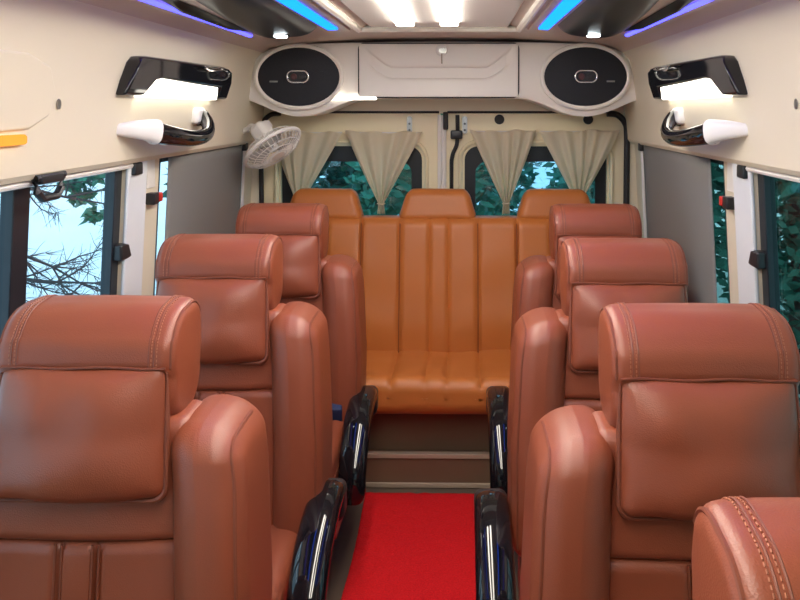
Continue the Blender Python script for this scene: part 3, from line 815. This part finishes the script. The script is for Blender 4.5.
# ------------------------------------------------------------------ fan
fan = thing('wall_fan', 'small white caged fan on the left pillar beside the rear door', 'fan', (S(-1, .90), 3.74, 1.49))
F0 = Vector((S(-1, .90), 3.74, 1.49))
W = M['white']
b = MB(); b.disc((.002, -.02, .02), .058, .058, (0, 1, 0), (0, 0, 1), (-.03, 0, 0), 28); b.build('base', W, fan, bevel=.006)
b = MB(); b.disc((-.004, -.02, .02), .066, .066, (0, 1, 0), (0, 0, 1), (-.006, 0, 0), 28); b.build('base_gasket', M['rubber'], fan)
axis = Vector((.58, -.26, -.77)).normalized()
hub = Vector((.155, -.10, -.035))
q = axis.to_track_quat('Z', 'Y')
def fx(v): return hub + q @ v
b = MB(); b.tube(smooth_path([(0, -.02, .02), (.03, -.03, .03), (.06, -.05, .045), fx(Vector((0, 0, -.075)))], 5), .014, 10); b.build('arm', W, fan)
b = MB(); b.rbox((0, 0, -.065), (.042, .042, .050), .026, fx, 4, 5); mo = b.build('motor', W, fan)
b = MB(); b.rbox((.045, .0, -.10), (.02, .03, .022), .012, fx, 3, 3); b.build('motor_cover', W, mo)
R = .140
cg = MB()
def ringpts(rr, z, n=48): return [fx(Vector((rr * math.cos(2 * PI * k / n), rr * math.sin(2 * PI * k / n), z))) for k in range(n)]
cg.tube(ringpts(R, .02), .009, 8, closed=True)
for rr, z in ((.115, .052), (.08, .062), (.045, .066)): cg.tube(ringpts(rr, z), .0022, 6, closed=True)
for rr, z in ((.115, -.012), (.07, -.02)): cg.tube(ringpts(rr, z), .0022, 6, closed=True)
for k in range(36):
    a = 2 * PI * k / 36; ca, sa = math.cos(a), math.sin(a)
    cg.tube([fx(Vector((rr * ca, rr * sa, z))) for rr, z in ((.03, .068), (.08, .062), (.115, .052), (.136, .034), (R, .02))], .0016, 5)
    cg.tube([fx(Vector((rr * ca, rr * sa, z))) for rr, z in ((.035, -.025), (.07, -.02), (.115, -.012), (R, .02))], .0016, 5)
cg.build('cage', W, fan)
b = MB(); b.disc(fx(Vector((0, 0, .062))), .034, .034, q @ Vector((1, 0, 0)), q @ Vector((0, 1, 0)), axis * .008, 24); b.build('cage_badge', M['white'], fan, bevel=.002)
for k in range(3):
    a0 = 2 * PI * k / 3
    b = MB()
    def bl_(u, v, a0=a0):
        rr = .02 + .098 * u; a = a0 + (v - .5) * (.9 + .5 * u) + .3 * u
        return fx(Vector((rr * math.cos(a), rr * math.sin(a), .02 + .022 * (v - .5))))
    b.grid(bl_, 10, 8); b.build('blade', M['clear'], fan, solid=.002)
b = MB(); b.rbox((0, 0, .02), (.022, .022, .016), .012, fx, 3, 3); b.build('hub', W, fan)

# ------------------------------------------------------------------ small fittings on the pillars and rail
for side in (-1, 1):
    n = 'left' if side < 0 else 'right'
    zz = 1.312; x = S(side, s_wall(zz) - .001)
    r = thing('pillar_switch', 'small black and red push switch on the cream %s pillar' % n, 'switch', (x, 2.71 if side < 0 else 2.615, zz), 'pillar switches')
    b = MB(); b.rbox((-side * .014, -.012, 0), (.016, .024, .020), .005, None, 2, 2); b.build('switch_body', M['blackplastic'], r)
    b = MB(); b.rbox((-side * .022, .020, .002), (.012, .014, .016), .005, None, 2, 2); b.build('button', M['red'], r)
    b = MB(); b.rbox((-side * .003, 0, .085), (.004, .035, .050), .003, None, 2, 2)
    b.build('backing_plate', M['white'], r)
# black triangular hanging loop at the rail of the left window
r = thing('hanging_loop', 'black plastic strap loop hanging from the top rail of left window', 'strap loop', (S(-1, .905), 1.97, 1.462))
b = MB(); b.rbox((.004, 0, -.016), (.014, .055, .012), .006, None, 3, 2); b.build('clip', M['blackplastic'], r)
b = MB(); b.tube([(.006, y, z) for y, z in ((-.07, -.012), (.07, -.012), (.058, -.045), (.035, -.064), (-.035, -.064), (-.058, -.045))], .0105, 8, closed=True); b.build('loop', M['blackplastic'], r)

# ------------------------------------------------------------------ outside
gd = MB(); gd.grid(lambda u, v: (-30 + 60 * u, -20 + 60 * v, -.72), 4, 4)
struct(gd.build('ground', M['ground']))
def leaf_mass(mb, c, rad, n, size, seed):
    rnd = random.Random(seed)
    for _ in range(n):
        d = Vector((rnd.gauss(0, 1), rnd.gauss(0, 1), rnd.gauss(0, 1))).normalized()
        rr = rnd.random() ** .35
        lump = 1 + .28 * noise.noise((d.x * 2.2 + seed, d.y * 2.2, d.z * 2.2))
        p = Vector(c) + Vector((d.x * rad[0], d.y * rad[1], d.z * rad[2])) * rr * lump
        a = Vector((rnd.gauss(0, 1), rnd.gauss(0, 1), rnd.gauss(0, .6))).normalized(); b_ = a.cross(Vector((rnd.gauss(0, 1), rnd.gauss(0, 1), rnd.gauss(0, 1)))).normalized()
        s = size * rnd.uniform(.6, 1.4)
        mb.add([p - a * s, p - b_ * s * .45 + a * s * .1, p + a * s, p + b_ * s * .45 + a * s * .1], [(0, 1, 2, 3)])
def bush(label, x, y, h, rad, n, mat, seed, size=.09):
    r = thing('leafy_tree', label, 'tree', (x, y, -.72), 'trees outside the windows')
    t = MB(); t.tube(smooth_path([(0, 0, 0), (.05, .02, h * .3), (-.03, .05, h * .6), (.02, 0, h * .85)], 4), [.09 - .06 * k / 12 for k in range(13)], 8); t.build('trunk', M['bark'], r)
    f = MB(); leaf_mass(f, (0, 0, h * .55), (rad, rad, h * .5), n, size, seed); f.build('foliage', M[mat], r, angle=10)
# right-hand side: dense dark greenery close to the glass
bush('dark leafy tree right outside the right side window, nearest the van', 2.75, 6.6, 3.4, .95, 5200, 'leafdark', 11, .07)
bush('leafy tree behind the dark one seen through the right side window', 4.9, 9.6, 4.4, 1.2, 5200, 'leafmid', 12, .10)
bush('dark tree at the far right edge of the right side window', 5.0, 6.2, 3.6, .95, 4200, 'leafdark', 13, .08)
# behind the van
bush('green tree seen through the left rear door, beside the door gap', -.35, 7.4, 2.9, .72, 3600, 'leafgreen', 14, .07)
bush('dark tree seen through the left rear door, behind the fan', -2.25, 8.2, 3.4, .72, 4200, 'leafdark', 15, .08)
bush('teal green tree seen through the middle of the right rear door', 1.60, 8.4, 3.0, .72, 4200, 'leafmid', 16, .07)
bush('green tree seen through the right rear door at its right edge', 2.6, 11.2, 3.4, 1.0, 4200, 'leafgreen', 17, .08)
bush('dark tree glimpsed through the middle of the left rear door', -1.35, 10.2, 3.2, .62, 4000, 'leafdark', 21, .08)
bush('blue green tree glimpsed beside the door gap of the right rear door', .35, 10.6, 3.2, .70, 4000, 'leafmid', 22, .08)
bush('large distant tree far behind the rear doors', -1.0, 14.5, 5.4, 2.4, 4200, 'leafdark', 18, .16)
# bare branching tree and hanging leaves outside the left window
bt = thing('bare_tree', 'bare dark branched tree outside the left side window', 'tree', (-3.6, 4.9, -.72))
rnd = random.Random(5)
t = MB(); t.tube(smooth_path([(0, 0, 0), (.03, 0, .8), (-.05, .04, 1.7), (0, 0, 2.6)], 4), [.075 - .04 * k / 12 for k in range(13)], 8)
def branch(mb, p, d, L, r, lev):
    pts = [p]
    for k in range(5):
        d = (d + Vector((rnd.gauss(0, .12), rnd.gauss(0, .12), rnd.gauss(0, .10)))).normalized(); pts.append(pts[-1] + d * L / 5)
    mb.tube(pts, [r * (1 - .7 * k / 5) for k in range(6)], 5)
    if lev:
        for k in range(1, 6):
            for _ in range(3 if lev > 1 else 4):
                dd = (d + Vector((rnd.gauss(0, .7), rnd.gauss(0, .7), rnd.gauss(0, .7)))).normalized()
                branch(mb, pts[k], dd, L * (.34 if lev > 1 else .30), r * .35, lev - 1)
t.build('trunk', M['bark'], bt)
for p, d, L in (((0, 0, 1.75), (.75, .75, -.38), 1.5), ((0, 0, 2.0), (.55, .8, -.30), 1.5), ((0, 0, 1.45), (.85, .50, -.30), 1.3), ((0, 0, 2.3), (.6, .7, .0), 1.2)):
    m_ = MB(); branch(m_, Vector(p), Vector(d).normalized(), L, .022, 2); m_.build('branch', M['bark'], bt)
ht_ = thing('overhanging_tree', 'green tree with leafy sprays hanging at the top of the left side window', 'tree', (-4.4, 8.3, -.72))
t = MB(); t.tube(smooth_path([(-1.2, .4, 0), (-1.15, .4, 1.2), (-1.0, .3, 2.4), (-.4, .1, 2.9), (.3, -.1, 2.85)], 4), [.10 - .075 * k / 16 for k in range(17)], 8); t.build('trunk', M['bark'], ht_)
f = MB()
for cx, cy, cz_, rr, nn in ((-.9, .2, 2.6, .5, 600), (-.4, .1, 2.5, .45, 700), (.1, 0, 2.45, .45, 800), (.45, -.1, 2.35, .4, 700), (.25, -.1, 1.80, .26, 200), (.50, -.1, 1.70, .24, 170), (.72, -.1, 1.80, .22, 130), (.46, -.1, 1.42, .13, 60), (.60, -.1, 1.22, .11, 45), (.0, -.1, 2.0, .16, 110), (.22, -.1, 1.78, .16, 90), (.36, -.1, 1.58, .12, 60), (-.55, 0, 2.1, .16, 90), (.85, -.1, 2.3, .4, 500)):
    leaf_mass(f, (cx, cy, cz_), (rr, rr, rr * .75), nn, .075, int(cx * 100) + 200)
f.build('foliage', M['leafgreen'], ht_, angle=10)

# ------------------------------------------------------------------ world and camera
w = bpy.data.worlds.new('World'); scene.world = w; w.use_nodes = True
nt = w.node_tree; nt.nodes.clear()
out = nt.nodes.new('ShaderNodeOutputWorld'); bg = nt.nodes.new('ShaderNodeBackground')
tc = nt.nodes.new('ShaderNodeTexCoord'); sep = nt.nodes.new('ShaderNodeSeparateXYZ'); rp = nt.nodes.new('ShaderNodeValToRGB')
nt.links.new(tc.outputs['Generated'], sep.inputs[0]); nt.links.new(sep.outputs['Z'], rp.inputs[0])
rp.color_ramp.elements[0].color = (.75, .88, .95, 1); rp.color_ramp.elements[1].color = (.62, .80, 1.0, 1)
nt.links.new(rp.outputs[0], bg.inputs[0]); bg.inputs[1].default_value = 1.7
nt.links.new(bg.outputs[0], out.inputs[0])

cam = bpy.data.cameras.new('camera'); co = bpy.data.objects.new('camera', cam); COL.objects.link(co); scene.camera = co
F = 800.0; yaw, pitch = math.radians(1.0), math.radians(2.0)
VPX, VPY = 461, 108
ppx = VPX - F * math.tan(yaw) / math.cos(pitch); ppy = VPY + F * math.tan(pitch)
cam.sensor_width = 36; cam.lens = F / 800 * 36
cam.shift_x = -(ppx - 400) / 800; cam.shift_y = -(300 - ppy) / 800
co.location = (0, 0, 1.62); co.rotation_euler = (PI / 2 - pitch, 0, yaw)
cam.clip_start = .05; cam.clip_end = 200

vs_ = scene.view_settings
vs_.view_transform = 'Standard'; vs_.look = 'None'; vs_.gamma = 1.0; vs_.use_curve_mapping = False
vs_.exposure = 0.55
